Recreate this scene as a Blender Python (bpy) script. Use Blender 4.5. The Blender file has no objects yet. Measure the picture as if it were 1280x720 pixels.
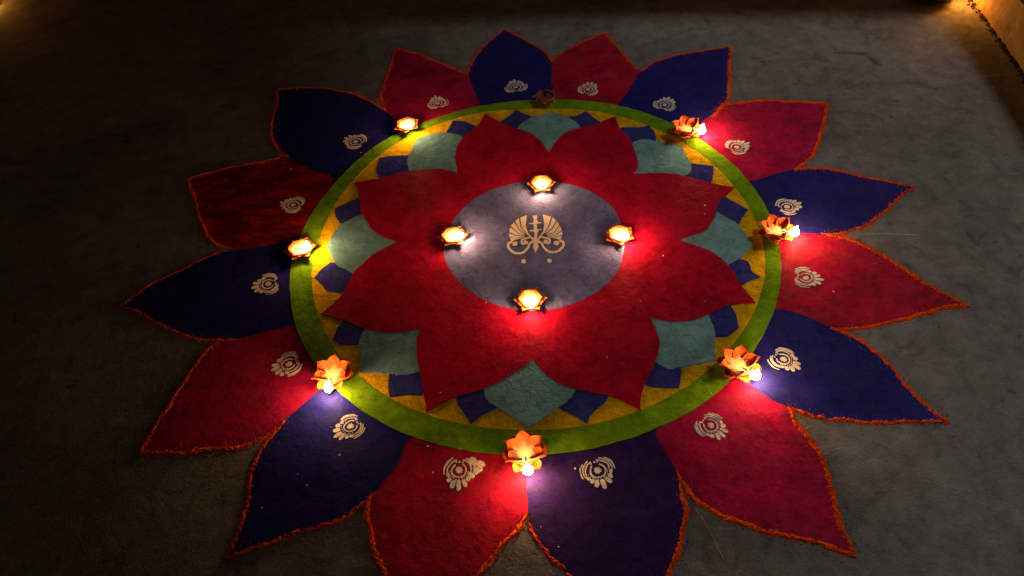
import bpy, bmesh, math, random
from mathutils import Vector, Matrix, noise
from mathutils.geometry import tessellate_polygon
random.seed(7)
R = math.radians
scene = bpy.context.scene
C = scene.collection

# ------------------------------------------------------------------ camera
F_PX, PITCH, ROLL, YAW = 996.14, 0.84196, -0.09087, -0.024
CAM = Vector((-0.02436, -1.17222, 1.1708))
fwd = Vector((math.sin(YAW)*math.cos(PITCH), math.cos(YAW)*math.cos(PITCH), -math.sin(PITCH)))
rgt0 = Vector((math.cos(YAW), -math.sin(YAW), 0)); up0 = rgt0.cross(fwd)
rgt = rgt0*math.cos(ROLL) + up0*math.sin(ROLL)
upv = -rgt0*math.sin(ROLL) + up0*math.cos(ROLL)
cd = bpy.data.cameras.new('camera'); cam = bpy.data.objects.new('camera', cd); C.objects.link(cam)
m3 = Matrix((rgt, upv, -fwd)).transposed()
cam.matrix_world = Matrix.Translation(CAM) @ m3.to_4x4()
cd.sensor_width = 36; cd.lens = 36*F_PX/1280; cd.clip_start = 0.02; cd.clip_end = 800
scene.camera = cam
def G(px, py, z=0.0):
    """point of the real plane at height z that the survey picture shows at (px, py)"""
    d = fwd + rgt*((px-640)/F_PX) + upv*((360-py)/F_PX)
    t = (z-CAM.z)/d.z
    return CAM + d*t

# ------------------------------------------------------------------ night sky + one faint soft sun (glow from the open side)
SUN_DIR = Vector((1.0, 0.6, 1.0)).normalized()          # towards the light
w = bpy.data.worlds.new('World'); scene.world = w; w.use_nodes = True
nt = w.node_tree; bg = nt.nodes['Background']
sky = nt.nodes.new('ShaderNodeTexSky'); sky.sky_type = 'NISHITA'; sky.sun_disc = False
sky.sun_elevation = math.asin(SUN_DIR.z); sky.sun_rotation = math.atan2(SUN_DIR.x, SUN_DIR.y)
sky.air_density = 1.0; sky.dust_density = 8.0; sky.ozone_density = 0.6
nt.links.new(sky.outputs[0], bg.inputs[0]); bg.inputs[1].default_value = 0.004
sl = bpy.data.lights.new('sun', 'SUN'); sl.energy = 0.95; sl.angle = R(11); sl.color = (1, 0.98, 0.96)
so = bpy.data.objects.new('sun', sl); C.objects.link(so)
so.rotation_euler = SUN_DIR.to_track_quat('Z', 'Y').to_euler(); so.location = (4, 3, 5)
scene.view_settings.view_transform = 'Standard'; scene.view_settings.look = 'None'
scene.view_settings.exposure = 0; scene.view_settings.gamma = 1
scene.view_settings.use_curve_mapping = False
try:
    scene.cycles.use_denoising = True
    scene.cycles.max_bounces = 6
    scene.cycles.sample_clamp_indirect = 4
except Exception: pass
FLAME = 345.0

# ------------------------------------------------------------------ materials
def new_mat(name):
    m = bpy.data.materials.new(name); m.use_nodes = True
    return m, m.node_tree.nodes, m.node_tree.links, m.node_tree.nodes['Principled BSDF']
def tex_noise(N, L, vec, scale, detail=4, rough=.55, dist=0):
    n = N.new('ShaderNodeTexNoise'); n.inputs['Scale'].default_value = scale
    n.inputs['Detail'].default_value = detail; n.inputs['Roughness'].default_value = rough
    n.inputs['Distortion'].default_value = dist
    L.new(vec, n.inputs['Vector']); return n
def ramp(N, L, fac, stops):
    r = N.new('ShaderNodeValToRGB'); L.new(fac, r.inputs[0])
    while len(r.color_ramp.elements) < len(stops): r.color_ramp.elements.new(.5)
    for e, (p, c) in zip(r.color_ramp.elements, stops):
        e.position = p; e.color = (*c, 1) if len(c) == 3 else c
    return r
def mix(N, L, fac, a, b, mode='MIX'):
    x = N.new('ShaderNodeMix'); x.data_type = 'RGBA'; x.blend_type = mode
    for s, v in ((x.inputs[0], fac), (x.inputs[6], a), (x.inputs[7], b)):
        if hasattr(v, 'is_output'): L.new(v, s)
        elif isinstance(v, (tuple, list)): s.default_value = (*v, 1)
        else: s.default_value = v
    return x.outputs[2]
def wcoord(N):
    return N.new('ShaderNodeNewGeometry').outputs['Position']
def s3(c, k): return tuple(min(1, v*k) for v in c)

def powder(name, col, patchy=.25, bump=.5, streak=0.0, grain=.3, under=(.10, .085, .07), spec=.0, rgh=.9, mottle=.38):
    """coloured rangoli powder rubbed into rough cement"""
    m, N, L, B = new_mat(name); P = wcoord(N)
    n1 = tex_noise(N, L, P, 14, 5, .6, .4); n2 = tex_noise(N, L, P, 420, 3, .6); n3 = tex_noise(N, L, P, 60, 4, .65)
    f1 = ramp(N, L, n1.outputs[0], [(.32, (1-patchy,)*3), (.68, (1+patchy*.35,)*3)])
    c = mix(N, L, 1.0, col, f1.outputs[0], 'MULTIPLY')
    f2 = ramp(N, L, n2.outputs[0], [(.3, (1-grain,)*3), (.7, (1+grain*.4,)*3)])
    c = mix(N, L, 1.0, c, f2.outputs[0], 'MULTIPLY')
    if streak:
        mp = N.new('ShaderNodeMapping'); L.new(P, mp.inputs[0]); mp.inputs['Rotation'].default_value = (0, 0, R(35)); mp.inputs['Scale'].default_value = (14, 40, 14)
        ns = tex_noise(N, L, mp.outputs[0], 1.0, 5, .65, .6)
        fs = ramp(N, L, ns.outputs[0], [(.40, (0, 0, 0)), (.56, (streak,)*3)])
        c = mix(N, L, fs.outputs[0], c, under)
    nm = tex_noise(N, L, P, 48, 5, .7, .8)
    fm = ramp(N, L, nm.outputs[0], [(.30, (1-mottle,)*3), (.52, (1,)*3), (.74, (1+mottle*.5,)*3)])
    c = mix(N, L, 1.0, c, fm.outputs[0], 'MULTIPLY')
    # pin-holes of bare cement
    nh = tex_noise(N, L, P, 95, 2, .5)
    fh = ramp(N, L, nh.outputs[0], [(.70, (0, 0, 0)), (.76, (.6,)*3)])
    c = mix(N, L, fh.outputs[0], c, s3(col, .35))
    L.new(c, B.inputs['Base Color']); B.inputs['Roughness'].default_value = rgh
    B.inputs['Specular IOR Level'].default_value = spec
    mx = N.new('ShaderNodeMath'); mx.operation = 'MULTIPLY_ADD'; L.new(n3.outputs[0], mx.inputs[0]); mx.inputs[1].default_value = 3.2; L.new(n2.outputs[0], mx.inputs[2])
    b = N.new('ShaderNodeBump'); b.inputs['Strength'].default_value = bump; b.inputs['Distance'].default_value = .0017
    L.new(mx.outputs[0], b.inputs['Height']); L.new(b.outputs[0], B.inputs['Normal'])
    return m
def cement(name, lo, hi, bump=.7):
    m, N, L, B = new_mat(name); P = wcoord(N)
    n1 = tex_noise(N, L, P, 2.6, 6, .62, .5); n2 = tex_noise(N, L, P, 26, 6, .7, .3); n3 = tex_noise(N, L, P, 260, 3, .6)
    c = ramp(N, L, n1.outputs[0], [(.3, lo), (.7, hi)]).outputs[0]
    f = ramp(N, L, n2.outputs[0], [(.3, (.62,)*3), (.7, (1.16,)*3)])
    c = mix(N, L, 1.0, c, f.outputs[0], 'MULTIPLY')
    f3 = ramp(N, L, n3.outputs[0], [(.3, (.8,)*3), (.7, (1.1,)*3)])
    c = mix(N, L, 1.0, c, f3.outputs[0], 'MULTIPLY')
    n4 = tex_noise(N, L, P, 7.5, 5, .7, 1.4)
    f4 = ramp(N, L, n4.outputs[0], [(.30, (.62, .60, .57)), (.46, (1, 1, 1)), (.62, (1.02,)*3), (.72, (1.25,)*3)])
    c = mix(N, L, 1.0, c, f4.outputs[0], 'MULTIPLY')
    # dark pits and old spots
    ns = tex_noise(N, L, P, 30, 3, .6, .3)
    fs = ramp(N, L, ns.outputs[0], [(.64, (0, 0, 0)), (.73, (.75,)*3)])
    c = mix(N, L, fs.outputs[0], c, s3(lo, .35))
    # scuffs
    mp = N.new('ShaderNodeMapping'); L.new(P, mp.inputs[0]); mp.inputs['Rotation'].default_value = (0, 0, R(-20)); mp.inputs['Scale'].default_value = (5, 30, 5)
    nn = tex_noise(N, L, mp.outputs[0], 1, 4, .6, 1.2)
    fc = ramp(N, L, nn.outputs[0], [(.64, (0, 0, 0)), (.76, (.4,)*3)])
    c = mix(N, L, fc.outputs[0], c, s3(hi, 1.35))
    L.new(c, B.inputs['Base Color']); B.inputs['Roughness'].default_value = .85; B.inputs['Specular IOR Level'].default_value = .15
    mx = N.new('ShaderNodeMath'); mx.operation = 'MULTIPLY_ADD'; L.new(n2.outputs[0], mx.inputs[0]); mx.inputs[1].default_value = 3.0; L.new(n3.outputs[0], mx.inputs[2])
    b = N.new('ShaderNodeBump'); b.inputs['Strength'].default_value = bump; b.inputs['Distance'].default_value = .002
    L.new(mx.outputs[0], b.inputs['Height']); L.new(b.outputs[0], B.inputs['Normal'])
    return m
def clay(name, col, rough=.5, spec=.4):
    m, N, L, B = new_mat(name); tc = N.new('ShaderNodeTexCoord').outputs['Object']
    n = tex_noise(N, L, tc, 160, 4, .6); n2 = tex_noise(N, L, tc, 45, 3, .6)
    f = ramp(N, L, n2.outputs[0], [(.34, s3(col, .42)), (.58, s3(col, 1.0)), (.75, s3(col, 1.12))])
    L.new(f.outputs[0], B.inputs['Base Color']); B.inputs['Roughness'].default_value = rough; B.inputs['Specular IOR Level'].default_value = spec
    b = N.new('ShaderNodeBump'); b.inputs['Strength'].default_value = .3; b.inputs['Distance'].default_value = .0006
    L.new(n.outputs[0], b.inputs['Height']); L.new(b.outputs[0], B.inputs['Normal'])
    return m
def flame_mat(name, col, k):
    m = bpy.data.materials.new(name); m.use_nodes = True; N = m.node_tree.nodes; N.clear()
    e = N.new('ShaderNodeEmission'); o = N.new('ShaderNodeOutputMaterial')
    e.inputs[0].default_value = (*col, 1); e.inputs[1].default_value = k
    m.node_tree.links.new(e.outputs[0], o.inputs[0]); return m

M = {}
M['cement'] = cement('cement', (.14, .13, .117), (.26, .247, .225), .45)
M['plinth'] = cement('ochre_plaster', (.42, .26, .10), (.58, .38, .16), .5)
M['scuff'] = cement('scuffed_cement', (.11, .10, .085), (.17, .155, .135))
M['chalk'] = cement('chalk_line', (.34, .32, .29), (.5, .48, .44))
M['plaster'] = cement('shade_plaster', (.45, .42, .38), (.6, .56, .5), .3)  # for the added shade wall and roof
M['red'] = powder('red_powder', (.50, .008, .042), .4, .35, streak=.30, under=(.16, .03, .03), spec=.008, rgh=.45)
M['red_worn'] = powder('red_powder_worn', (.50, .008, .010), .5, .9, streak=.85, under=(.10, .012, .010))
M['rose'] = powder('rose_powder', (.50, .008, .068), .4, .35, streak=.28, under=(.16, .03, .04), spec=.008, rgh=.45)
M['blue'] = powder('blue_powder', (.017, .017, .185), .3, .3, streak=.18, under=(.04, .035, .06), spec=.02, rgh=.45)
M['indigo'] = powder('indigo_powder', (.036, .014, .12), .3, .3, streak=.18, under=(.05, .035, .05), spec=.02, rgh=.45)
M['green'] = powder('green_powder', (.19, .38, .010), .35, .6)
M['yellow'] = powder('yellow_powder', (.92, .52, .010), .3, .9)
M['navy'] = powder('navy_powder', (.05, .05, .26), .25, .7)
M['teal'] = powder('teal_powder', (.20, .40, .42), .3, .6)
M['dark_red'] = powder('crimson_powder', (.46, .006, .032), .3, .4, spec=.008, rgh=.45)
M['grey_violet'] = powder('grey_violet_powder', (.150, .150, .34), .35, .6)
M['orange'] = powder('orange_powder', (.90, .10, .006), .3, .9, grain=.45)
M['white'] = powder('white_powder', (.78, .70, .66), .2, .7, mottle=.2)
M['peach'] = powder('peach_powder', (.96, .76, .56), .12, .3, mottle=.12)
M['clay'] = clay('terracotta', (.60, .105, .013), .75, .2)
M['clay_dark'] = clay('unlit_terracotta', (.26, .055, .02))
M['black_clay'] = clay('black_glazed_clay', (.018, .014, .013), .28, .6)
M['cotton'] = clay('cotton_wick', (.62, .55, .42), .9, .1)
M['char'] = clay('charred_wick', (.02, .018, .016), .9, .1)
M['crumb'] = clay('dark_crumbs', (.05, .03, .02), .9, .1)
mo, N_, L_, B_ = new_mat('lamp_oil'); B_.inputs['Base Color'].default_value = (.72, .55, .26, 1); B_.inputs['Roughness'].default_value = .08
M['oil'] = mo
M['metal'] = clay('shade_post_paint', (.3, .3, .3), .5, .4)  # for the posts of the added roof
M['flame'] = flame_mat('flame', (1.0, .55, .23), FLAME)
M['flame_centre'] = flame_mat('centre_flame', (1.0, .55, .23), FLAME*1.35)
M['flame_deep'] = flame_mat('deep_flame', (1.0, .36, .05), FLAME*.7)

# ------------------------------------------------------------------ helpers
def link(name, bm, mat, parent=None, smooth=False):
    me = bpy.data.meshes.new(name)
    bmesh.ops.recalc_face_normals(bm, faces=bm.faces[:])
    bm.to_mesh(me); bm.free(); me.materials.append(M[mat])
    if smooth:
        for p in me.polygons: p.use_smooth = True
    o = bpy.data.objects.new(name, me); C.objects.link(o)
    if parent: o.parent = parent
    return o
def empty(name, loc=(0, 0, 0), rz=0):
    o = bpy.data.objects.new(name, None); C.objects.link(o); o.location = loc; o.rotation_euler = (0, 0, rz)
    o.empty_display_size = .02; return o
def tag(o, label=None, cat=None, group=None, kind=None):
    if label: o['label'] = label
    if cat: o['category'] = cat
    if group: o['group'] = group
    if kind: o['kind'] = kind
    return o
def box(bm, x0, x1, y0, y1, z0, z1, rz=0, piv=(0, 0)):
    r = bmesh.ops.create_cube(bm, size=1)
    for v in r['verts']:
        v.co = Vector(((x0+x1)/2+v.co.x*(x1-x0), (y0+y1)/2+v.co.y*(y1-y0), (z0+z1)/2+v.co.z*(z1-z0)))
        if rz:
            d = Vector((v.co.x-piv[0], v.co.y-piv[1], 0)); d.rotate(Matrix.Rotation(rz, 3, 'Z'))
            v.co.x, v.co.y = piv[0]+d.x, piv[1]+d.y
    return r['verts']
def catmull(pts, step=.004):
    """smooth open curve through 2-D points"""
    P = [Vector(p[:2]) for p in pts]
    if len(P) == 2:
        n = max(2, int((P[1]-P[0]).length/step)); return [P[0].lerp(P[1], i/n) for i in range(n+1)]
    E = [P[0]*2-P[1]] + P + [P[-1]*2-P[-2]]
    out = []
    for i in range(1, len(E)-2):
        a, b, c, d = E[i-1:i+3]; n = max(2, int((c-b).length/step))
        for k in range(n):
            t = k/n
            out.append(.5*((2*b)+(c-a)*t+(2*a-5*b+4*c-d)*t*t+(3*b-a-3*c+d)*t**3))
    out.append(P[-1]); return out
def rough_edge(pts, amp, freq=60):
    out = []
    for p in pts:
        v = noise.noise_vector(Vector((p.x*freq, p.y*freq, 1.7)))
        v2 = noise.noise_vector(Vector((p.x*freq*4, p.y*freq*4, 5.1)))
        out.append(Vector((p.x+amp*(v.x+.5*v2.x), p.y+amp*(v.y+.5*v2.y))))
    return out
def fill(bm, vs):
    for t in tessellate_polygon([[v.co for v in vs]]):
        try: bm.faces.new([vs[i] for i in t])
        except ValueError: pass
def slab(name, outline, z, mat, parent, z0=0.0, amp=.0016):
    """a flat layer of powder with a ragged edge: top face and skirt down to z0"""
    pts = rough_edge(outline, amp)
    bm = bmesh.new()
    top = [bm.verts.new((p.x, p.y, z)) for p in pts]
    fill(bm, top)
    bot = [bm.verts.new((p.x*1.0, p.y*1.0, z0)) for p in pts]
    n = len(pts)
    for i in range(n):
        bm.faces.new((top[i], bot[i], bot[(i+1) % n], top[(i+1) % n]))
    for p in pts:                                                  # loose grains along the edge
        for _ in range(2):
            if random.random() < .4: continue
            g = random.uniform(.0004, .0010); c = p+Vector((random.gauss(0, .0022), random.gauss(0, .0022)))
            vs = [bm.verts.new((c.x+g*math.cos(a+random.random()), c.y+g*math.sin(a), z-.0003)) for a in (0, 2.1, 4.2)]
            tp = bm.verts.new((c.x, c.y, z+g*.6))
            for q in range(3): bm.faces.new((vs[q], vs[(q+1) % 3], tp))
    return link(name, bm, mat, parent)
def px_path(segs, z):
    """segments of picture points, each smoothed, corners kept between segments"""
    out = []
    for s in segs:
        c = catmull([G(x, y, z) for x, y in s])
        if out and (out[-1]-c[0]).length < 1e-5: c = c[1:]
        out += c
    while (out[0]-out[-1]).length < 1e-4: out.pop()
    return out
def ridge(name, path, width, height, mat, parent, z0=0.0, seed=0):
    """heaped line of coarse powder with loose grains beside it"""
    rnd = random.Random(seed); bm = bmesh.new()
    prof = [(-.5, -.3), (-.36, .35), (-.14, .8), (.12, .9), (.34, .4), (.5, -.3)]
    rows = []
    n = len(path)
    for i, p in enumerate(path):
        t = (path[min(i+1, n-1)]-path[max(i-1, 0)]).normalized(); q = Vector((-t.y, t.x))
        taper = min(1, .35+min(i, n-1-i)*.12)
        wv = width*(.78+.5*abs(noise.noise(Vector((p.x*45, p.y*45, 3)))))*taper*rnd.uniform(.62, 1.2)
        off = q*width*.35*noise.noise(Vector((p.x*30, p.y*30, 9)))
        rows.append([bm.verts.new((*(p+off+q*wv*(a+rnd.uniform(-.13, .13))), z0+height*b*rnd.uniform(.25, 1.3))) for a, b in prof])
    for a, b in zip(rows, rows[1:]):
        for k in range(5): bm.faces.new((a[k], a[k+1], b[k+1], b[k]))
    for i in range(0, n):
        p = path[i]
        for _ in range(7):
            if rnd.random() < .35: continue
            g = rnd.uniform(.0005, .0015); d = width*rnd.gauss(0, .62)*(2.0 if rnd.random() < .12 else 1)
            t = (path[min(i+1, n-1)]-path[max(i-1, 0)]).normalized(); q = Vector((-t.y, t.x))
            c = p+q*d; zc = z0+height*max(.08, .85-abs(d)/width*1.7)
            vs = [bm.verts.new((c.x+g*rnd.uniform(.7, 1.2)*math.cos(a+rnd.random()*.5), c.y+g*rnd.uniform(.7, 1.2)*math.sin(a), zc+rnd.uniform(-.2, .2)*g)) for a in (0, 2.1, 4.2)]
            tp = bm.verts.new((c.x, c.y, zc+g*1.2)); lo = bm.verts.new((c.x, c.y, z0-.0002))
            for k in range(3):
                bm.faces.new((vs[k], vs[(k+1) % 3], tp)); bm.faces.new((vs[(k+1) % 3], vs[k], lo))
    return link(name, bm, mat, parent)

# ------------------------------------------------------------------ setting
bm = bmesh.new()
bmesh.ops.create_grid(bm, x_segments=40, y_segments=40, size=150)
ground = link('ground', bm, 'cement'); tag(ground, 'rough grey cement ground under the rangoli', kind='structure')

bm = bmesh.new()   # plinth along the right side, 12 cm high, and its return at the back
vs = box(bm, 1.0, 3.2, -3.0, .96, -.05, .12)
for v in vs:
    if v.co.x < 2: v.co.x = 1.222+(v.co.y-.475)*.069
bmesh.ops.bevel(bm, geom=bm.edges[:], offset=.008, segments=2, affect='EDGES')
pl = link('plinth', bm, 'plinth'); tag(pl, 'low plastered plinth edge glowing orange beside the dark dish lamp', 'plinth')
bm = bmesh.new()
vs = box(bm, -4, 3.2, 1.02, 2.6, -.05, .30)
for v in vs:
    if v.co.y < 1.5: v.co.y = 1.10-.15*v.co.x*.95
bmesh.ops.bevel(bm, geom=bm.edges[:], offset=.008, segments=2, affect='EDGES')
bs = link('back_step', bm, 'plinth'); tag(bs, 'long low cement step behind the rangoli', 'step')

wall = empty('added_shade_wall', (-3.2, 1, 0)); tag(wall, 'added unseen wall that carries the shade roof and blocks side sky', 'wall')  # added out of view: holds the roof, blocks sky from the side
bm = bmesh.new(); box(bm, -.12, .12, -6, 6, 0, 2.6); link('shade_wall_face', bm, 'plaster', wall)
bm = bmesh.new(); box(bm, .12, .15, -6, 6, 0, .12); link('shade_wall_skirting', bm, 'plinth', wall)
roof = empty('added_shade_roof', (0, 1, 2.6)); tag(roof, 'added unseen roof slab on two slim posts, shading one side of the floor', 'roof')  # added out of view so the floor dims towards one side
bm = bmesh.new()
for v in box(bm, -3.4, 2.65, -6, 7, 0, .14):
    if v.co.x > 0: v.co.x -= .16*v.co.y-.1  # slanted edge carries the added shade further over the near floor
link('shade_slab', bm, 'plaster', roof)
for yy in (-4.2, 4.4):
    bm = bmesh.new(); bmesh.ops.create_cone(bm, cap_ends=True, segments=16, radius1=.04, radius2=.04, depth=2.6)
    for v in bm.verts: v.co += Vector((2.5-.16*yy, yy, -1.3))
    link('shade_roof_post', bm, 'metal', roof)  # unseen support for the added roof

# ------------------------------------------------------------------ rangoli
rg = empty('rangoli'); tag(rg, 'round floral powder rangoli with blue and red petals and green ring on cement', 'rangoli')
Z = dict(red=.0006, blue=.0011, yellow=.0016, green=.0021, navy=.0025, teal=.0029, dred=.0033, disc=.0037)

# outer petals: (colour, free edge from junction over the tip to junction with corner at the tip, closing points at the ring)
OUT = [
 ('blue', [(585,92),(591,76),(611,53),(631,37)], [(631,37),(655,50),(679,64),(690,78)], [(690,78),(689,100),(684,135),(610,140),(598,124),(590,107),(585,92)], 'ab'),
 ('red', [(686,80),(705,65),(734,50),(756,41)], [(756,41),(766,53),(785,75),(799,91)], [(799,91),(812,110),(792,142),(670,140),(674,100),(686,80)], 'red'),
 ('blue', [(799,91),(815,80),(840,71),(877,64),(912,59)], [(912,59),(911,85),(910,105),(909,124),(893,141)], [(893,141),(872,156),(850,172),(775,142),(787,112),(799,91)], 'blue'),
 ('rose', [(890,146),(903,132),(915,130),(952,126),(990,127),(1034,129)], [(1034,129),(1030,152),(1022,182),(1011,200),(992,213)], [(992,213),(980,236),(925,236),(850,165),(872,148),(890,146)], 'rose'),
 ('blue', [(992,212),(1032,212),(1070,219),(1107,227),(1141,234)], [(1141,234),(1120,250),(1105,265),(1080,282),(1060,290),(1035,294)], [(1035,294),(1000,291),(955,294),(925,230),(943,226),(970,217),(992,212)], 'blue'),
 ('red', [(1025,292),(1048,296),(1082,307),(1120,330),(1145,347),(1177,366),(1212,383)], [(1212,383),(1182,385),(1145,394),(1120,402),(1082,410),(1048,411)], [(1048,411),(1015,412),(955,396),(950,280),(990,284),(1025,292)], 'red'),
 ('blue', [(1040,410),(1057,418),(1082,432),(1115,460),(1137,487),(1157,507),(1184,528)], [(1184,528),(1160,527),(1115,527),(1078,527),(1039,524),(1011,518),(985,508)], [(985,508),(965,499),(935,478),(915,460),(950,400),(967,387),(995,391),(1022,402),(1040,410)], 'blue'),
 ('rose', [(985,508),(1000,534),(1012,549),(1026,570),(1036,598),(1042,622),(1051,659),(1066,694)], [(1066,694),(1054,690),(1023,680),(987,671),(941,659),(901,644),(871,625),(855,607),(846,588)], [(846,588),(815,570),(800,530),(880,480),(930,470),(960,490),(985,508)], 'rose'),
 ('indigo', [(850,600),(854,625),(855,655),(848,684),(836,715),(812,755),(782,800)], [(782,800),(745,762),(711,718),(692,700),(677,681),(666,666),(661,650)], [(661,650),(659,620),(658,590),(662,555),(810,528),(820,547),(840,578),(850,600)], 'indigo'),
 ('red', [(661,640),(655,645),(646,664),(636,675),(622,690),(600,716),(570,760),(530,800)], [(530,800),(500,760),(480,720),(471,696),(462,662),(459,635),(465,616)], [(465,616),(470,580),(495,535),(580,550),(665,552),(668,600),(661,640)], 'red'),
 ('blue', [(361,521),(339,546),(321,573),(313,601),(310,628),(300,662),(285,695)], [(285,695),(321,683),(367,668),(413,653),(443,638),(468,616)], [(468,616),(480,600),(495,582),(508,552),(518,535),(450,490),(425,478),(400,488),(385,500),(361,521)], 'blue'),
 ('rose', [(275,428),(257,440),(240,462),(222,490),(204,518),(174,566)], [(174,566),(210,566),(260,563),(300,559),(330,546),(345,535)], [(345,535),(385,520),(435,490),(385,395),(330,405),(275,428)], 'rose'),
 ('blue', [(275,316),(247,327),(222,340),(190,356),(150,384)], [(150,384),(177,392),(202,407),(232,420),(265,425),(298,424)], [(298,424),(327,415),(366,405),(385,398),(380,300),(352,304),(315,310),(275,316)], 'indigo'),
 ('red_worn', [(352,195),(340,200),(300,207),(260,216),(234,224)], [(234,224),(241,242),(247,265),(257,290),(268,304),(285,312)], [(285,312),(330,325),(385,315),(430,215),(390,200),(352,195)], 'red'),
 ('blue', [(360,196),(347,185),(340,168),(340,150),(347,127),(346,112)], [(346,112),(390,110),(420,113),(445,119),(465,128),(480,138)], [(480,138),(495,150),(512,165),(430,235),(415,220),(390,212),(360,196)], 'blue'),
 ('rose', [(482,140),(477,122),(480,107),(487,87),(494,61)], [(494,61),(515,65),(540,75),(565,85),(585,93)], [(585,93),(605,110),(612,142),(520,170),(500,158),(482,140)], 'rose'),
]
NAMES = {'blue': 'deep blue', 'red': 'red', 'rose': 'rose red', 'indigo': 'dark indigo', 'red_worn': 'streaky worn red'}
petals = []
for i, (mt, e1, e2, base, _) in enumerate(OUT):
    z = Z['blue'] if mt in ('blue', 'indigo') else Z['red']
    mat = 'indigo' if i in (8,) else mt
    po = slab('outer_petal', px_path([e1, e2, base], z), z, mat, rg)
    po['label'] = NAMES[mt]+' outer powder petal with an orange edge'
    free = px_path([e1, e2], .001)
    ridge('petal_outline', rough_edge(catmull([G(x, y) for x, y in e1])+catmull([G(x, y) for x, y in e2])[1:], .0012, 40),
          .0125 if 2 <= i <= 11 else .0105, .0020 if i in (6, 7, 8, 9) else .0016, 'orange', po, 0.0003, seed=i)
    petals.append(po)

# green ring and yellow band from the drawn (not quite round) circle
RO = [(362.5,355),(369,405),(390,450),(437,500),(459,518),(511,546),(580,561),(595,564),(682,568),(740,560),(815,537),(897,491),(974,365),(967,387),(952,422),(920,207),(961,267),(937,227),(897,192),(835,152),(772,131),(710,125),(650,126),(587,135),(540,150),(475,177),(425,225),(440,205),(390,265)]
RI = [(452,472),(487,499),(532,517),(586,531),(660,536),(735,532),(800,512),(855,486),(956,360),(945,382),(922,420),(945,275),(917,232),(880,195),(810,157),(765,142),(692,136),(560,151),(495,179),(440,227),(402,292),(389,355),(400,395),(415,432)]
def radial(pts, n=220, smooth=.22):
    P = [G(x, y, .002) for x, y in pts]; A = [(math.atan2(p.y, p.x), math.hypot(p.x, p.y)) for p in P]
    out = []
    for k in range(n):
        a = -math.pi+2*math.pi*k/n; sw = sr = 0
        for b, r in A:
            d = (a-b+math.pi) % (2*math.pi)-math.pi; wt = math.exp(-(d/smooth)**2)+1e-9
            sw += wt; sr += wt*r
        out.append(Vector((math.cos(a), math.sin(a)))*(sr/sw))
    return out
ro, ri = radial(RO), radial(RI)
yb = slab('yellow_band', [p*1.012 for p in ri], Z['yellow'], 'yellow', rg)
yb['label'] = 'yellow powder band inside the green ring'
bm = bmesh.new(); n = len(ro)
o_, i_ = rough_edge(ro, .0014), rough_edge(ri, .001)
vo = [bm.verts.new((p.x, p.y, Z['green'])) for p in o_]; vi = [bm.verts.new((p.x, p.y, Z['green'])) for p in i_]
lo = [bm.verts.new((p.x, p.y, .0003)) for p in o_]; li = [bm.verts.new((p.x, p.y, Z['yellow']-.0003)) for p in i_]
for k in range(n):
    j = (k+1) % n
    bm.faces.new((vo[k], vo[j], vi[j], vi[k])); bm.faces.new((vo[j], vo[k], lo[k], lo[j])); bm.faces.new((vi[k], vi[j], li[j], li[k]))
gr = link('green_ring', bm, 'green', rg); gr['label'] = 'broad green powder ring'

CEN = (667, 308)
def inward(p, k): return (CEN[0]+(p[0]-CEN[0])*k, CEN[1]+(p[1]-CEN[1])*k)
NAVY = [
 ([(570,495),(573,505),(580,516),(589,530)], [(589,530),(595,524),(608,516),(622,509)]),
 ([(699,510),(715,518),(733,530)], [(733,530),(738,520),(748,510),(757,502),(761,492)]),
 ([(804,478),(809,481),(821,484),(849,485)], [(849,485),(851,472),(852,458)]),
 ([(895,421),(905,421),(915,417),(924,409)], [(924,409),(919,391),(912,381)]),
 ([(928,356),(939,350),(951,346)], [(951,346),(940,339),(935,327),(921,323)]),
 ([(924,280),(929,270),(935,262)], [(935,262),(924,256),(905,245)]),
 ([(889,231),(891,219),(892,207)], [(892,207),(880,206),(863,204)]),
 ([(820,175),(819,167),(811,156)], [(811,156),(802,159),(777,159)]),
 ([(752,154),(742,147),(733,139)], [(733,139),(722,144),(710,147)]),
 ([(667,146),(655,142),(645,137)], [(645,137),(636,145),(626,152)]),
 ([(596,158),(580,152),(566,151)], [(566,151),(561,160),(556,168)]),
 ([(511,194),(489,195),(474,197)], [(474,197),(471,212),(476,224)]),
 ([(450,247),(435,253),(418,261)], [(418,261),(420,271),(425,279)]),
 ([(413,328),(401,337),(393,347)], [(393,347),(401,354),(407,361),(420,365),(431,365)]),
 ([(430,400),(421,411),(416,425)], [(416,425),(427,430),(441,431),(449,430)]),
 ([(486,468),(485,484),(487,496)], [(487,496),(504,494),(525,494),(530,491)]),
]
for a, b in NAVY:
    z = Z['navy']; s = inward(a[0], .8); e = inward(b[-1], .8)
    slab('navy_petal', px_path([[s, a[0]], a, b, [b[-1], e], [e, s]], z), z, 'navy', rg, Z['yellow']-.0004, .0013)
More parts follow.
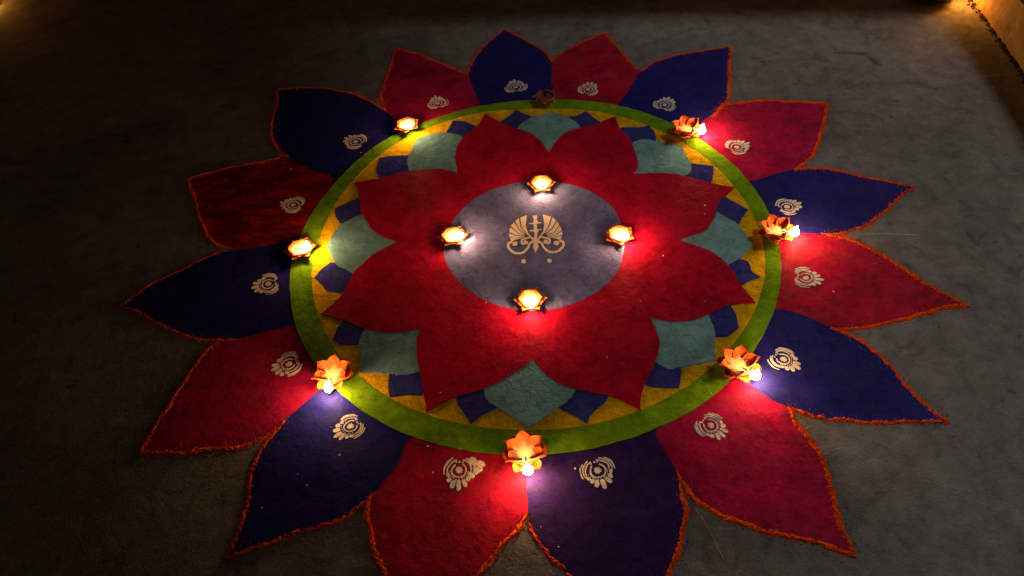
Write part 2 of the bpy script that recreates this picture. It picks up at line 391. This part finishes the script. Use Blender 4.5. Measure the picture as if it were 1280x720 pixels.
TEAL = [
 ([(604,486),(609,500),(620,508),(640,521),(660,535)], [(660,535),(670,530),(685,519),(700,508),(712,499),(720,486)]),
 ([(818,452),(836,461),(850,459),(872,455),(896,450)], [(896,450),(893,436),(894,416),(890,404),(885,391)]),
 ([(908,332),(921,325),(930,318),(941,306)], [(941,306),(931,291),(922,280),(905,270),(893,262)]),
 ([(850,221),(862,216),(864,207),(859,196),(851,181)], [(851,181),(843,180),(820,176),(805,174),(790,178)]),
 ([(727,161),(722,154),(710,147),(689,139)], [(689,139),(678,143),(664,147),(651,155),(646,161)]),
 ([(582,174),(572,168),(555,166),(538,168),(520,174)], [(520,174),(514,189),(509,200),(511,213)]),
 ([(455,267),(440,273),(426,281),(416,293),(409,307)], [(409,307),(413,318),(422,332),(432,337),(444,343)]),
 ([(457,410),(451,420),(448,432),(450,447),(450,465)], [(450,465),(467,466),(485,467),(506,468),(527,464)]),
]
VAL = [(667,448),(813,396),(849,300),(792,217),(686,191),(572,216),(497,302),(526,411)]
for (a, b), v in zip(TEAL, VAL):
    z = Z['teal']; i0 = inward(v, .93)
    slab('teal_petal', px_path([a, b, [b[-1], i0], [i0, a[0]]], z), z, 'teal', rg, Z['yellow']-.0004, .0013)
REDP = [
 ([(667,448),(672,456),(691,475),(719,486),(759,494),(781,502),(801,513)], [(801,513),(801,500),(805,482),(817,457),(824,434),(822,418),(813,396)]),
 ([(813,396),(835,402),(867,400),(887,392),(912,381),(945,378)], [(945,378),(938,370),(930,361),(926,355),(910,331),(892,316),(880,310),(849,300)]),
 ([(849,300),(880,289),(890,277),(895,268),(897,256),(905,246),(919,234)], [(919,234),(900,231),(880,226),(861,221),(841,217),(820,216),(792,217)]),
 ([(792,217),(797,208),(796,197),(789,176),(775,160),(769,145)], [(769,145),(755,151),(745,155),(724,160),(707,166),(696,176),(686,191)]),
 ([(686,191),(676,177),(664,167),(645,160),(624,152),(607,142)], [(607,142),(597,156),(581,170),(572,182),(569,197),(572,216)]),
 ([(572,216),(550,211),(520,213),(497,217),(475,223),(443,228)], [(443,228),(447,237),(449,249),(452,265),(460,279),(464,286),(479,296),(497,302)]),
 ([(497,302),(470,316),(454,329),(442,341),(428,367),(410,385),(401,392)], [(401,392),(429,400),(457,411),(479,415),(500,415),(526,411)]),
 ([(526,411),(521,425),(521,445),(526,470),(530,492),(533,516)], [(533,516),(542,510),(556,502),(570,496),(595,489),(607,485),(626,476),(645,464),(660,455),(667,448)]),
]
for k, (a, b) in enumerate(REDP):
    z = Z['dred']+(.00015 if k % 2 else 0); s, e = a[0], b[-1]
    s2, e2 = inward(s, .45), inward(e, .45)
    slab('crimson_petal', px_path([a, b, [e, e2], [e2, s2], [s2, s]], z), z, 'dark_red', rg, Z['yellow']-.0004, .0013)
DISC = [(556,324),(579,357),(606,375),(632,385),(676,390),(715,380),(746,366),(768,346),(778,322),(778,290),(768,262),(742,242),(712,231),(672,226),(630,234),(605,241),(582,259),(563,285),(555,305)]
dp = radial(DISC, 140, .28)
do = slab('centre_disc', [p*1.0 for p in dp], Z['disc'], 'grey_violet', rg, Z['yellow'], .0014); do['label'] = 'grey violet powder disc at the heart of the rangoli'

# ---- stencilled white motif (about 5 cm): curl of leaves round a rosette
def flat(bm, pts, z, z0):
    top = [bm.verts.new((x, y, z)) for x, y in pts]; fill(bm, top); n = len(pts)
    bot = [bm.verts.new((x, y, z0)) for x, y in pts]
    for i in range(n): bm.faces.new((top[i], bot[i], bot[(i+1) % n], top[(i+1) % n]))
def pol(r, a, cx=0, cy=0): return (cx+r*math.cos(R(a)), cy+r*math.sin(R(a)))
def make_motif(seed):
    rnd = random.Random(seed); bm = bmesh.new(); h = .0006; S = .030
    def F(pts):
        dx, dy, k = rnd.gauss(0, .012), rnd.gauss(0, .012), rnd.uniform(.96, 1.04)
        w = lambda x, y: noise.noise_vector(Vector((x*2.2, y*2.2, seed*3.1)))*.05+noise.noise_vector(Vector((x*9, y*9, seed)))*.018
        q = []
        for x, y in pts:
            v = w(x, y); q.append(((x*k+dx+v.x)*S, (y*k+dy+v.y)*S))
        flat(bm, q, h*rnd.uniform(.7, 1.2), -.0012)
    # rosette with eight lobes
    F([pol(.11+.10*abs(math.cos(R(a*4))), a) for a in range(0, 360, 9)])
    # ring round it, open towards the ring of the rangoli
    A = list(range(-150, 151, 10))
    F([pol(.42, a) for a in A]+[pol(.345, a) for a in reversed(A)])
    for a in range(-80, 81, 16): F([pol(.035, b, *pol(.505, a)) for b in range(0, 360, 60)])
    # nested side leaves
    for s in (1, -1):
        for r0, r1, a0, a1 in ((.60, .68, 78, 166), (.73, .81, 72, 156), (.86, .92, 74, 136)):
            aa = [a0+(a1-a0)*k/10 for k in range(11)]
            sh = lambda t: .6+.4*math.sin(math.pi*min(1, max(0, t)))
            o = [pol(r0+(r1-r0)*sh(k/10), s*a) for k, a in enumerate(aa)]; i = [pol(r0-.02*k/10, s*a) for k, a in enumerate(aa)]
            F(o+i[::-1])
    # fringe of drops growing to a tail
    for k, a in enumerate((-66, -44, -22, 0, 22, 44, 66)):
        ln = 1.16-.0062*abs(a)-.03*(k % 2); wd = .125
        c = []
        for t in (0, .25, .5, .7, .85, .95, 1):
            hw = wd*(.55+.45*math.sin(math.pi*min(1, t*.9+.05)))*(1 if t < .9 else (.75 if t < 1 else .35))
            c.append((.58+(ln-.58)*t, hw))
        pts = [(x, y) for x, y in c]+[(x, -y) for x, y in reversed(c)]
        ca, sa = math.cos(R(a)), math.sin(R(a))
        F([(x*ca-y*sa, x*sa+y*ca) for x, y in pts])
    # beads over the opening
    for a in (160, 180, 200): F([pol(.055, b, *pol(.5, a)) for b in range(0, 360, 45)])
    return bm
mot = None
MOT = [(645,109,5),(735,112,-8),(831,131,10),(921,184,-6),(984,258,8),(1007,347,0),(979,449,-6),(888,532,10),(747,588,8),(574,588,14),(438,533,-16),(361,455,-8),(335,355,8),(367,256,-4),(445,177,12),(547,129,-10)]
for i, (x, y, tw) in enumerate(MOT):
    z = (Z['blue'] if OUT[i][0] in ('blue', 'indigo') else Z['red'])
    p = G(x, y, z)
    o = link('stencil_motif', make_motif(i+1), 'white')
    o.location = (p.x, p.y, z); o.rotation_euler = (0, 0, math.atan2(p.y, p.x)+R(tw)); o.parent = petals[i]
    k = random.uniform(.94, 1.06); o.scale = (k, k*random.uniform(.93, 1.06), 1)
petals[9]['label'] = 'red outer powder petal with a smudged white motif'
# the smudge dragged off one motif
bm = bmesh.new()
for _ in range(26):
    u = random.random(); x = 588+u*17+random.uniform(-2, 2); y = 574+random.uniform(0, 22)*(1-.35*u)
    p = G(x, y); r = random.uniform(.0025, .0065)*(1-.3*u); q = random.random()*6
    flat(bm, [(p.x+r*random.uniform(.6, 1.2)*math.cos(a*.7854+q), p.y+r*random.uniform(.5, 1.1)*math.sin(a*.7854+q)) for a in range(8)], Z['red']+.0004+_*.00002, 0)
link('smudge', bm, 'peach', petals[9])

# ---- palmette emblem stencilled on the disc
def strip(bm, pts, w0, w1, z, z0, mapf):
    P = catmull(pts, .03); n = len(P); l, r = [], []
    for i, p in enumerate(P):
        t = (P[min(i+1, n-1)]-P[max(i-1, 0)]).normalized(); q = Vector((-t.y, t.x)); wd = (w0+(w1-w0)*i/(n-1))/2
        l.append(mapf(p+q*wd)); r.append(mapf(p-q*wd))
    flat(bm, l+r[::-1], z, z0)
bm = bmesh.new(); ZD = Z['disc']; ze = ZD+.0007
mp = lambda p: tuple(G(669.5+33.5*p[0]-.6*p[1], 293.5-26*p[1]-1.0*p[0], ZD)[:2])
def E(pts):
    q = []
    for x, y in pts:
        v = noise.noise_vector(Vector((x*2.5, y*2.5, 4.2)))*.05+noise.noise_vector(Vector((x*8, y*8, 1.2)))*.015
        q.append(mp((x+v.x, y+v.y)))
    flat(bm, q, ze*random.uniform(.97, 1.05), ZD-.001)
def ell(cx, cy, rx, ry, n=14): return [(cx+rx*math.cos(2*math.pi*k/n), cy+ry*math.sin(2*math.pi*k/n)) for k in range(n)]
for s in (1, -1):
    lv = [[(.10,-.16),(.27,.10),(.35,.45),(.30,.93),(.56,.82),(.50,.40),(.33,.05)],
          [(.36,.05),(.54,.38),(.62,.79),(.76,.66),(.60,.26)],
          [(.38,.01),(.63,.24),(.80,.61),(.90,.45),(.68,.12)],
          [(.40,-.04),(.70,.09),(.93,.39),(.98,.20),(.72,.00)],
          [(.40,-.09),(.74,-.04),(.99,.14),(.99,-.03),(.76,-.13)],
          [(.42,-.13),(.74,-.17),(.98,-.09),(.93,-.24),(.88,-.28),(.76,-.22)]]
    for l in lv: E([(x*s, y) for x, y in l])
    cv = [(x*s, y) for x, y in [(.06,-.32),(.22,-.42),(.30,-.62),(.50,-.84),(.78,-.84),(1.0,-.62),(1.02,-.40),(.88,-.30)]]
    strip(bm, cv, .07, .10, ze+.00004, ZD-.001, mp)
    E(ell(.76*s, -.42, .10, .10))
    cv = [(x*s, y) for x, y in [(.06,-.28),(.18,-.12),(.34,-.16),(.50,-.22),(.52,-.38),(.44,-.46)]]
    strip(bm, cv, .06, .08, ze+.00008, ZD-.001, mp)
    E(ell(.38*s, -.36, .09, .09))
    E(ell(.50*s+.02, -1.27, .085, .105))
E([(-.06,-.2),(-.05,.12),(-.11,.2),(-.06,.3),(-.05,.5),(-.1,.6),(-.05,.72),(-.08,.9),(.08,.9),(.05,.72),(.1,.6),(.05,.5),(.06,.3),(.11,.2),(.05,.12),(.06,-.2)])
for y, wd in ((.56, .24), (.22, .22)):
    E([(-wd, y-.02), (-wd, y+.03), (-.065, y+.02), (-.065, y-.02)]); E([(.065, y-.02), (.065, y+.02), (wd, y+.03), (wd, y-.02)])
for t in (-.7, -.35, 0, .35, .7): E([(.02*t-.02, -.18), (t*.24-.03, -.42+abs(t)*.12), (t*.24+.03, -.42+abs(t)*.12), (.02*t+.02, -.18)] if t else [(-.03, -.22), (-.09, -.6), (0, -.84), (.09, -.6), (.03, -.22)])
em = link('palmette_emblem', bm, 'peach', rg); em['label'] = 'peach stencilled palmette with scrolls and two dots'

# ---- stray white grains
bm = bmesh.new()
for x, y in [(364,211),(376,358),(759,447),(639,476),(902,522),(1042,364),(881,268),(413,533),(424,568),(372,592),(676,658),(698,683),(327,634),(881,257),(719,585),(541,590),(644,371),(578,320),(889,491)]+[(random.uniform(380, 960), random.uniform(180, 620)) for _ in range(14)]:
    p = G(x, y, .003); r = random.uniform(.0010, .0021)
    mv = bmesh.ops.create_icosphere(bm, subdivisions=1, radius=r)['verts']
    for v in mv: v.co = Vector((v.co.x*random.uniform(.7, 1.2), v.co.y*random.uniform(.7, 1.2), max(v.co.z, -.0004)))+Vector((p.x, p.y, .0037 if math.hypot(p.x, p.y) < .48 else .0015))
gs = link('stray_grains', bm, 'white', rg); tag(gs, kind='stuff')

# ------------------------------------------------------------------ oil lamps
def lathe(bm, prof, seg=36, fold=0, amp=0.0, rot=0.0, cap=True):
    """profile of (r, z); fold-sided when fold > 0"""
    rows = []
    for r, z in prof:
        row = []
        for k in range(seg):
            a = 2*math.pi*k/seg+rot; q = 1
            if fold:
                s = math.pi/fold; b = ((a-rot) % (2*s))-s
                q = (1-amp)+amp*math.cos(s)/math.cos(b)
            row.append(bm.verts.new((r*q*math.cos(a), r*q*math.sin(a), z)))
        rows.append(row)
    for a, b in zip(rows, rows[1:]):
        for k in range(seg): bm.faces.new((a[k], a[(k+1) % seg], b[(k+1) % seg], b[k]))
    if cap: bm.faces.new(rows[0][::-1]); bm.faces.new(rows[-1])
def petal_patch(bm, ang, base_r, base_z, tip_r, tip_z, width, curl, cup, thick=.0016, square=False):
    ca, sa = math.cos(ang), math.sin(ang); nu, nv = 9, 6
    def pt(u, v, off):
        r = base_r+(tip_r-base_r)*(u+curl*u*u*(u-.55)); z = base_z+(tip_z-base_z)*math.sin(u*math.pi/2*.96)
        if square: wd = width*(.75+.25*math.sin(math.pi*u))*(1 if u < .9 else .8)
        else: wd = width*math.sin(math.pi*(.2+.8*u**1.15))**.75 if u < .999 else 0.0004
        y = v*wd; r -= cup*(v*v)*width*(1-.3*u); r += off; z += -off*.35+cup*.4*abs(v)**2*width
        return Vector((r*ca-y*sa, r*sa+y*ca, z))
    g = [[[bm.verts.new(pt(i/nu, -1+2*j/nv, o)) for j in range(nv+1)] for i in range(nu+1)] for o in (0, thick)]
    for s in (0, 1):
        for i in range(nu):
            for j in range(nv): bm.faces.new((g[s][i][j], g[s][i+1][j], g[s][i+1][j+1], g[s][i][j+1]))
    for i in range(nu):
        for j in (0, nv): bm.faces.new((g[0][i][j], g[0][i+1][j], g[1][i+1][j], g[1][i][j]))
    for j in range(nv):
        for i in (0, nu): bm.faces.new((g[0][i][j], g[0][i][j+1], g[1][i][j+1], g[1][i][j]))
def flame_bm(h, r, lean=(0, 0), seed=0):
    bm = bmesh.new(); prof = [(0, 0), (.45, .06), (.82, .14), (1, .26), (.92, .40), (.66, .56), (.38, .72), (.16, .87), (0.02, 1)]
    seg = 14; rows = []
    for q, t in prof:
        lx, ly = lean[0]*t*t, lean[1]*t*t
        rows.append([bm.verts.new((max(q, .02)*r*math.cos(2*math.pi*k/seg)+lx, max(q, .02)*r*math.sin(2*math.pi*k/seg)+ly, t*h)) for k in range(seg)])
    for a, b in zip(rows, rows[1:]):
        for k in range(seg): bm.faces.new((a[k], a[(k+1) % seg], b[(k+1) % seg], b[k]))
    bm.faces.new(rows[0][::-1]); bm.faces.new(rows[-1]); return bm
def tube(bm, pts, r, seg=8):
    rows = []
    for i, p in enumerate(pts):
        t = (pts[min(i+1, len(pts)-1)]-pts[max(i-1, 0)]).normalized(); a = t.cross(Vector((.3, .2, 1))).normalized(); b = t.cross(a)
        rows.append([bm.verts.new(p+(a*math.cos(6.2832*k/seg)+b*math.sin(6.2832*k/seg))*r) for k in range(seg)])
    for a, b in zip(rows, rows[1:]):
        for k in range(seg): bm.faces.new((a[k], a[(k+1) % seg], b[(k+1) % seg], b[k]))
    bm.faces.new(rows[0][::-1]); bm.faces.new(rows[-1])
def wick_and_flame(t, x0, x1, z0, z1, h, r, lean, lit=True, mat='flame'):
    bm = bmesh.new(); tube(bm, [Vector((x0, 0, z0)), Vector(((x0+x1)/2, .0005, z0+.001)), Vector((x1-.002, 0, z1-.002)), Vector((x1, 0, z1))], .0016)
    link('wick', bm, 'cotton' if lit else 'char', t, True)
    if lit:
        f = link('flame', flame_bm(h, r, lean), mat, t, True); f.location = (x1, 0, z1-.002)
def hex_lamp(x, y, wick_deg, label, group, s=1.0, lit=True, lift=.012, zb=.0, fh=.028, fr=.0076, wx=.0195, mat='flame'):
    p = G(x, y, lift); t = empty('oil_lamp', (p.x, p.y, zb), R(wick_deg)); t.scale = (s, s, s*.82)
    tag(t, label, 'oil lamp', group)
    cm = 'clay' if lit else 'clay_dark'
    bm = bmesh.new(); o = R(30)
    lathe(bm, [(.013, 0), (.0145, .002), (.0135, .005), (.0165, .009), (.0215, .014), (.0245, .018), (.0250, .0195), (.0238, .0205), (.0215, .0198), (.0190, .0160), (.0140, .0105), (.004, .0085)], 48, 6, .85, o)
    link('cup', bm, cm, t)
    for k in range(6):                                            # corner petals outside the cup with three beads each
        bm = bmesh.new(); petal_patch(bm, R(60*k+30)+o*0+R(0), .0165, .006, .0315, .0165, .0075, .3, .35, .0014)
        for j in (-1, 0, 1):
            v = bmesh.ops.create_icosphere(bm, subdivisions=1, radius=.0011)['verts']
            a = R(60*k)
            for q in v: q.co += Vector((.0262*math.cos(a)-j*.0038*math.sin(a), .0262*math.sin(a)+j*.0038*math.cos(a), .0180))
        for j in (0,):
            a = R(60*k)
            tube(bm, [Vector((.0215*math.cos(a)-q*math.sin(a), .0215*math.sin(a)+q*math.cos(a), .0168)) for q in (-.007, 0, .007)], .0013, 6)
        for q in (-.0038, 0, .0038):
            a = R(60*k)
            tube(bm, [Vector((.0205*math.cos(a)-q*math.sin(a), .0205*math.sin(a)+q*math.cos(a), .0155)), Vector((.0262*math.cos(a)-q*math.sin(a), .0262*math.sin(a)+q*math.cos(a), .0180))], .0010, 5)
        link('corner_petal', bm, cm, t)
    bm = bmesh.new(); lathe(bm, [(.0185, .0140), (.0190, .0152)], 48, 6, .85, o); link('oil', bm, 'oil' if lit else 'clay_dark', t)
    wick_and_flame(t, .0, wx, .0156, .0205, fh, fr, (random.uniform(-.002, .003), random.uniform(-.002, .002)), lit, mat)
    return t
def lotus_lamp(x, y, wick_deg, label, group, s=1.0, lift=.014, fh=.028, fr=.0086, wx=.0350, lean=(.002, 0)):
    p = G(x, y, lift); t = empty('oil_lamp', (p.x, p.y, 0), R(wick_deg)); t.scale = (s, s, s); tag(t, label, 'oil lamp', group)
    bm = bmesh.new()
    lathe(bm, [(.0175, 0), (.0185, .003), (.0165, .006), (.0195, .010), (.0245, .0145), (.0262, .0175), (.0245, .0185), (.0215, .0165), (.0160, .0120), (.004, .0105)], 48, 6, .6, 0)
    link('bowl', bm, 'clay', t)
    for k in range(6):                                            # broad outer tier, square tips
        bm = bmesh.new(); petal_patch(bm, R(30+60*k), .0195, .0070, .0350, .0165, .0105, .4, .45, .0016, True)
        link('outer_petal', bm, 'clay', t)
    for k in range(1, 6):                                         # upright cupped inner tier, gap for the wick
        bm = bmesh.new(); petal_patch(bm, R(60*k), .0175, .0130, .0350, .0275, .0125, .35, .62, .0018)
        link('inner_petal', bm, 'clay', t)
    bm = bmesh.new(); petal_patch(bm, 0, .0190, .0055, .0370, .0110, .0095, .3, .5, .0018); link('spout', bm, 'clay', t)
    bm = bmesh.new(); lathe(bm, [(.0200, .0150), (.0205, .0162)], 48, 6, .6, 0); link('oil', bm, 'oil', t)
    wick_and_flame(t, .012, wx, .0172, .0135, fh, fr, lean)
    return t
gl, gh, gc = 'lotus lamps on the green ring', 'hexagonal lamps on the green ring', 'hexagonal lamps on the centre disc'
lotus_lamp(656, 566, -85, 'lit lotus shaped clay oil lamp on the green ring beside the smudged motif', gl, 1.0)
lotus_lamp(923, 457, -50, 'lit lotus clay oil lamp on the green ring, third along from the unlit lamp', gl)
lotus_lamp(970, 289, -22, 'lit lotus clay oil lamp on the green ring, second along from the unlit lamp', gl)
lotus_lamp(858, 162, -25, 'lit lotus clay oil lamp on the green ring, next to the unlit lamp', gl)
lotus_lamp(416, 468, -95, 'lit lotus clay oil lamp on the green ring, next to a hexagonal one', gl, .98, fh=.034, fr=.0074, lean=(.004, .003))
hex_lamp(375, 311, -20, 'lit hexagonal clay oil lamp on the green ring by the streaky worn red petal', gh, 1.02)
hex_lamp(508, 156, -60, 'lit hexagonal clay oil lamp on the green ring, next to the unlit lamp', gh, 1.0)
hex_lamp(682, 121, 80, 'unlit dark hexagonal clay lamp on the green ring', gh, 1.0, lit=False)
hex_lamp(677, 229, -90, 'lit hexagonal clay oil lamp on the disc at the fan end of the palmette', gc, .96, mat='flame_centre')
hex_lamp(566, 295, -30, 'lit hexagonal clay oil lamp on the disc between palmette and hexagonal ring lamp', gc, .96, mat='flame_centre')
hex_lamp(774, 293, -60, 'lit hexagonal clay oil lamp on the disc between palmette and lotus ring lamps', gc, .96, mat='flame_centre')
hex_lamp(663, 374, -90, 'lit hexagonal clay oil lamp on the disc by the dots under the palmette', gc, .96, mat='flame_centre')

# dark dish lamp in the corner of plinth and step
t = empty('dish_lamp', (1.140, .838, 0), R(-38)); tag(t, 'large black clay dish lamp burning orange beside the plinth', 'oil lamp')
bm = bmesh.new(); lathe(bm, [(.048, 0), (.056, .006), (.068, .016), (.074, .028), (.075, .036), (.073, .039), (.068, .035), (.056, .018), (.010, .012)], 48); link('dish', bm, 'black_clay', t, True)
bm = bmesh.new(); lathe(bm, [(.0625, .027), (.0665, .0320)], 48); link('oil', bm, 'oil', t)
wick_and_flame(t, .03, .076, .033, .042, .038, .0115, (.003, 0), True, 'flame_deep')
# small lamp further off, only its glow reaches the floor in view
hex_lamp(-19, 2, -40, 'lit hexagonal clay lamp alone on bare cement near the back step', None, 1.0, mat='flame_deep')

# ------------------------------------------------------------------ small marks and crumbs on the floor
bm = bmesh.new()
rnd = random.Random(3)
for k in range(240):
    u = rnd.random(); y = .40+u*.42; x = 1.222+(y-.475)*.069-abs(rnd.gauss(0, .007)); r = rnd.uniform(.0012, .0026)+.004*rnd.random()**4
    for v in bmesh.ops.create_icosphere(bm, subdivisions=1, radius=r)['verts']:
        v.co = Vector((v.co.x*rnd.uniform(.7, 1.3), v.co.y*rnd.uniform(.7, 1.6), max(v.co.z*.6, -.001)))+Vector((x, y, r*.3))
cr = link('crumbs', bm, 'crumb'); tag(cr, 'dark crumbs of dirt lying along the plinth foot', 'dirt', kind='stuff')
bm = bmesh.new(); rnd = random.Random(11)
for k in range(900):
    cx, cy, sp, _ = rnd.choice([(1190, 398, 26, 0), (1150, 545, 30, 0), (560, 700, 60, 0), (905, 665, 45, 0), (300, 590, 40, 0), (230, 240, 30, 0), (1060, 300, 40, 0), (960, 90, 60, 0), (660, 700, 22, 0)])
    p = G(cx+rnd.gauss(0, sp), cy+rnd.gauss(0, sp*.5)); g = rnd.uniform(.0004, .0011)
    vs = [bm.verts.new((p.x+g*math.cos(a+rnd.random()), p.y+g*math.sin(a), .0001)) for a in (0, 2.1, 4.2)]; tp = bm.verts.new((p.x, p.y, g))
    for q in range(3): bm.faces.new((vs[q], vs[(q+1) % 3], tp))
sg = link('spilled_powder', bm, 'orange', rg); tag(sg, kind='stuff')
def mark(pts, wd, mat, z=.0006):
    bm = bmesh.new(); P = rough_edge(catmull([G(*p) for p in pts], .003), .0008); n = len(P); l, r = [], []
    for i, p in enumerate(P):
        t_ = (P[min(i+1, n-1)]-P[max(i-1, 0)]).normalized(); q = Vector((-t_.y, t_.x))*wd*random.uniform(.3, .6)
        l.append(tuple(p+q)); r.append(tuple(p-q))
    flat(bm, l+r[::-1], z, .0001); return link('floor_mark', bm, mat, ground)
mark([(1078,294),(1100,292),(1124,293),(1152,294)], .0020, 'chalk')
mark([(870,636),(882,655),(893,676),(905,700)], .0016, 'chalk')
mark([(1209,290),(1217,299),(1222,307)], .009, 'scuff'); mark([(1231,291),(1225,299),(1222,307)], .006, 'scuff', .0008)
mark([(1165,246),(1170,250)], .010, 'scuff')
mark([(1042,66),(1060,66),(1080,67),(1088,72),(1100,82)], .011, 'scuff', .0007)
mark([(880,24),(888,29)], .012, 'scuff')
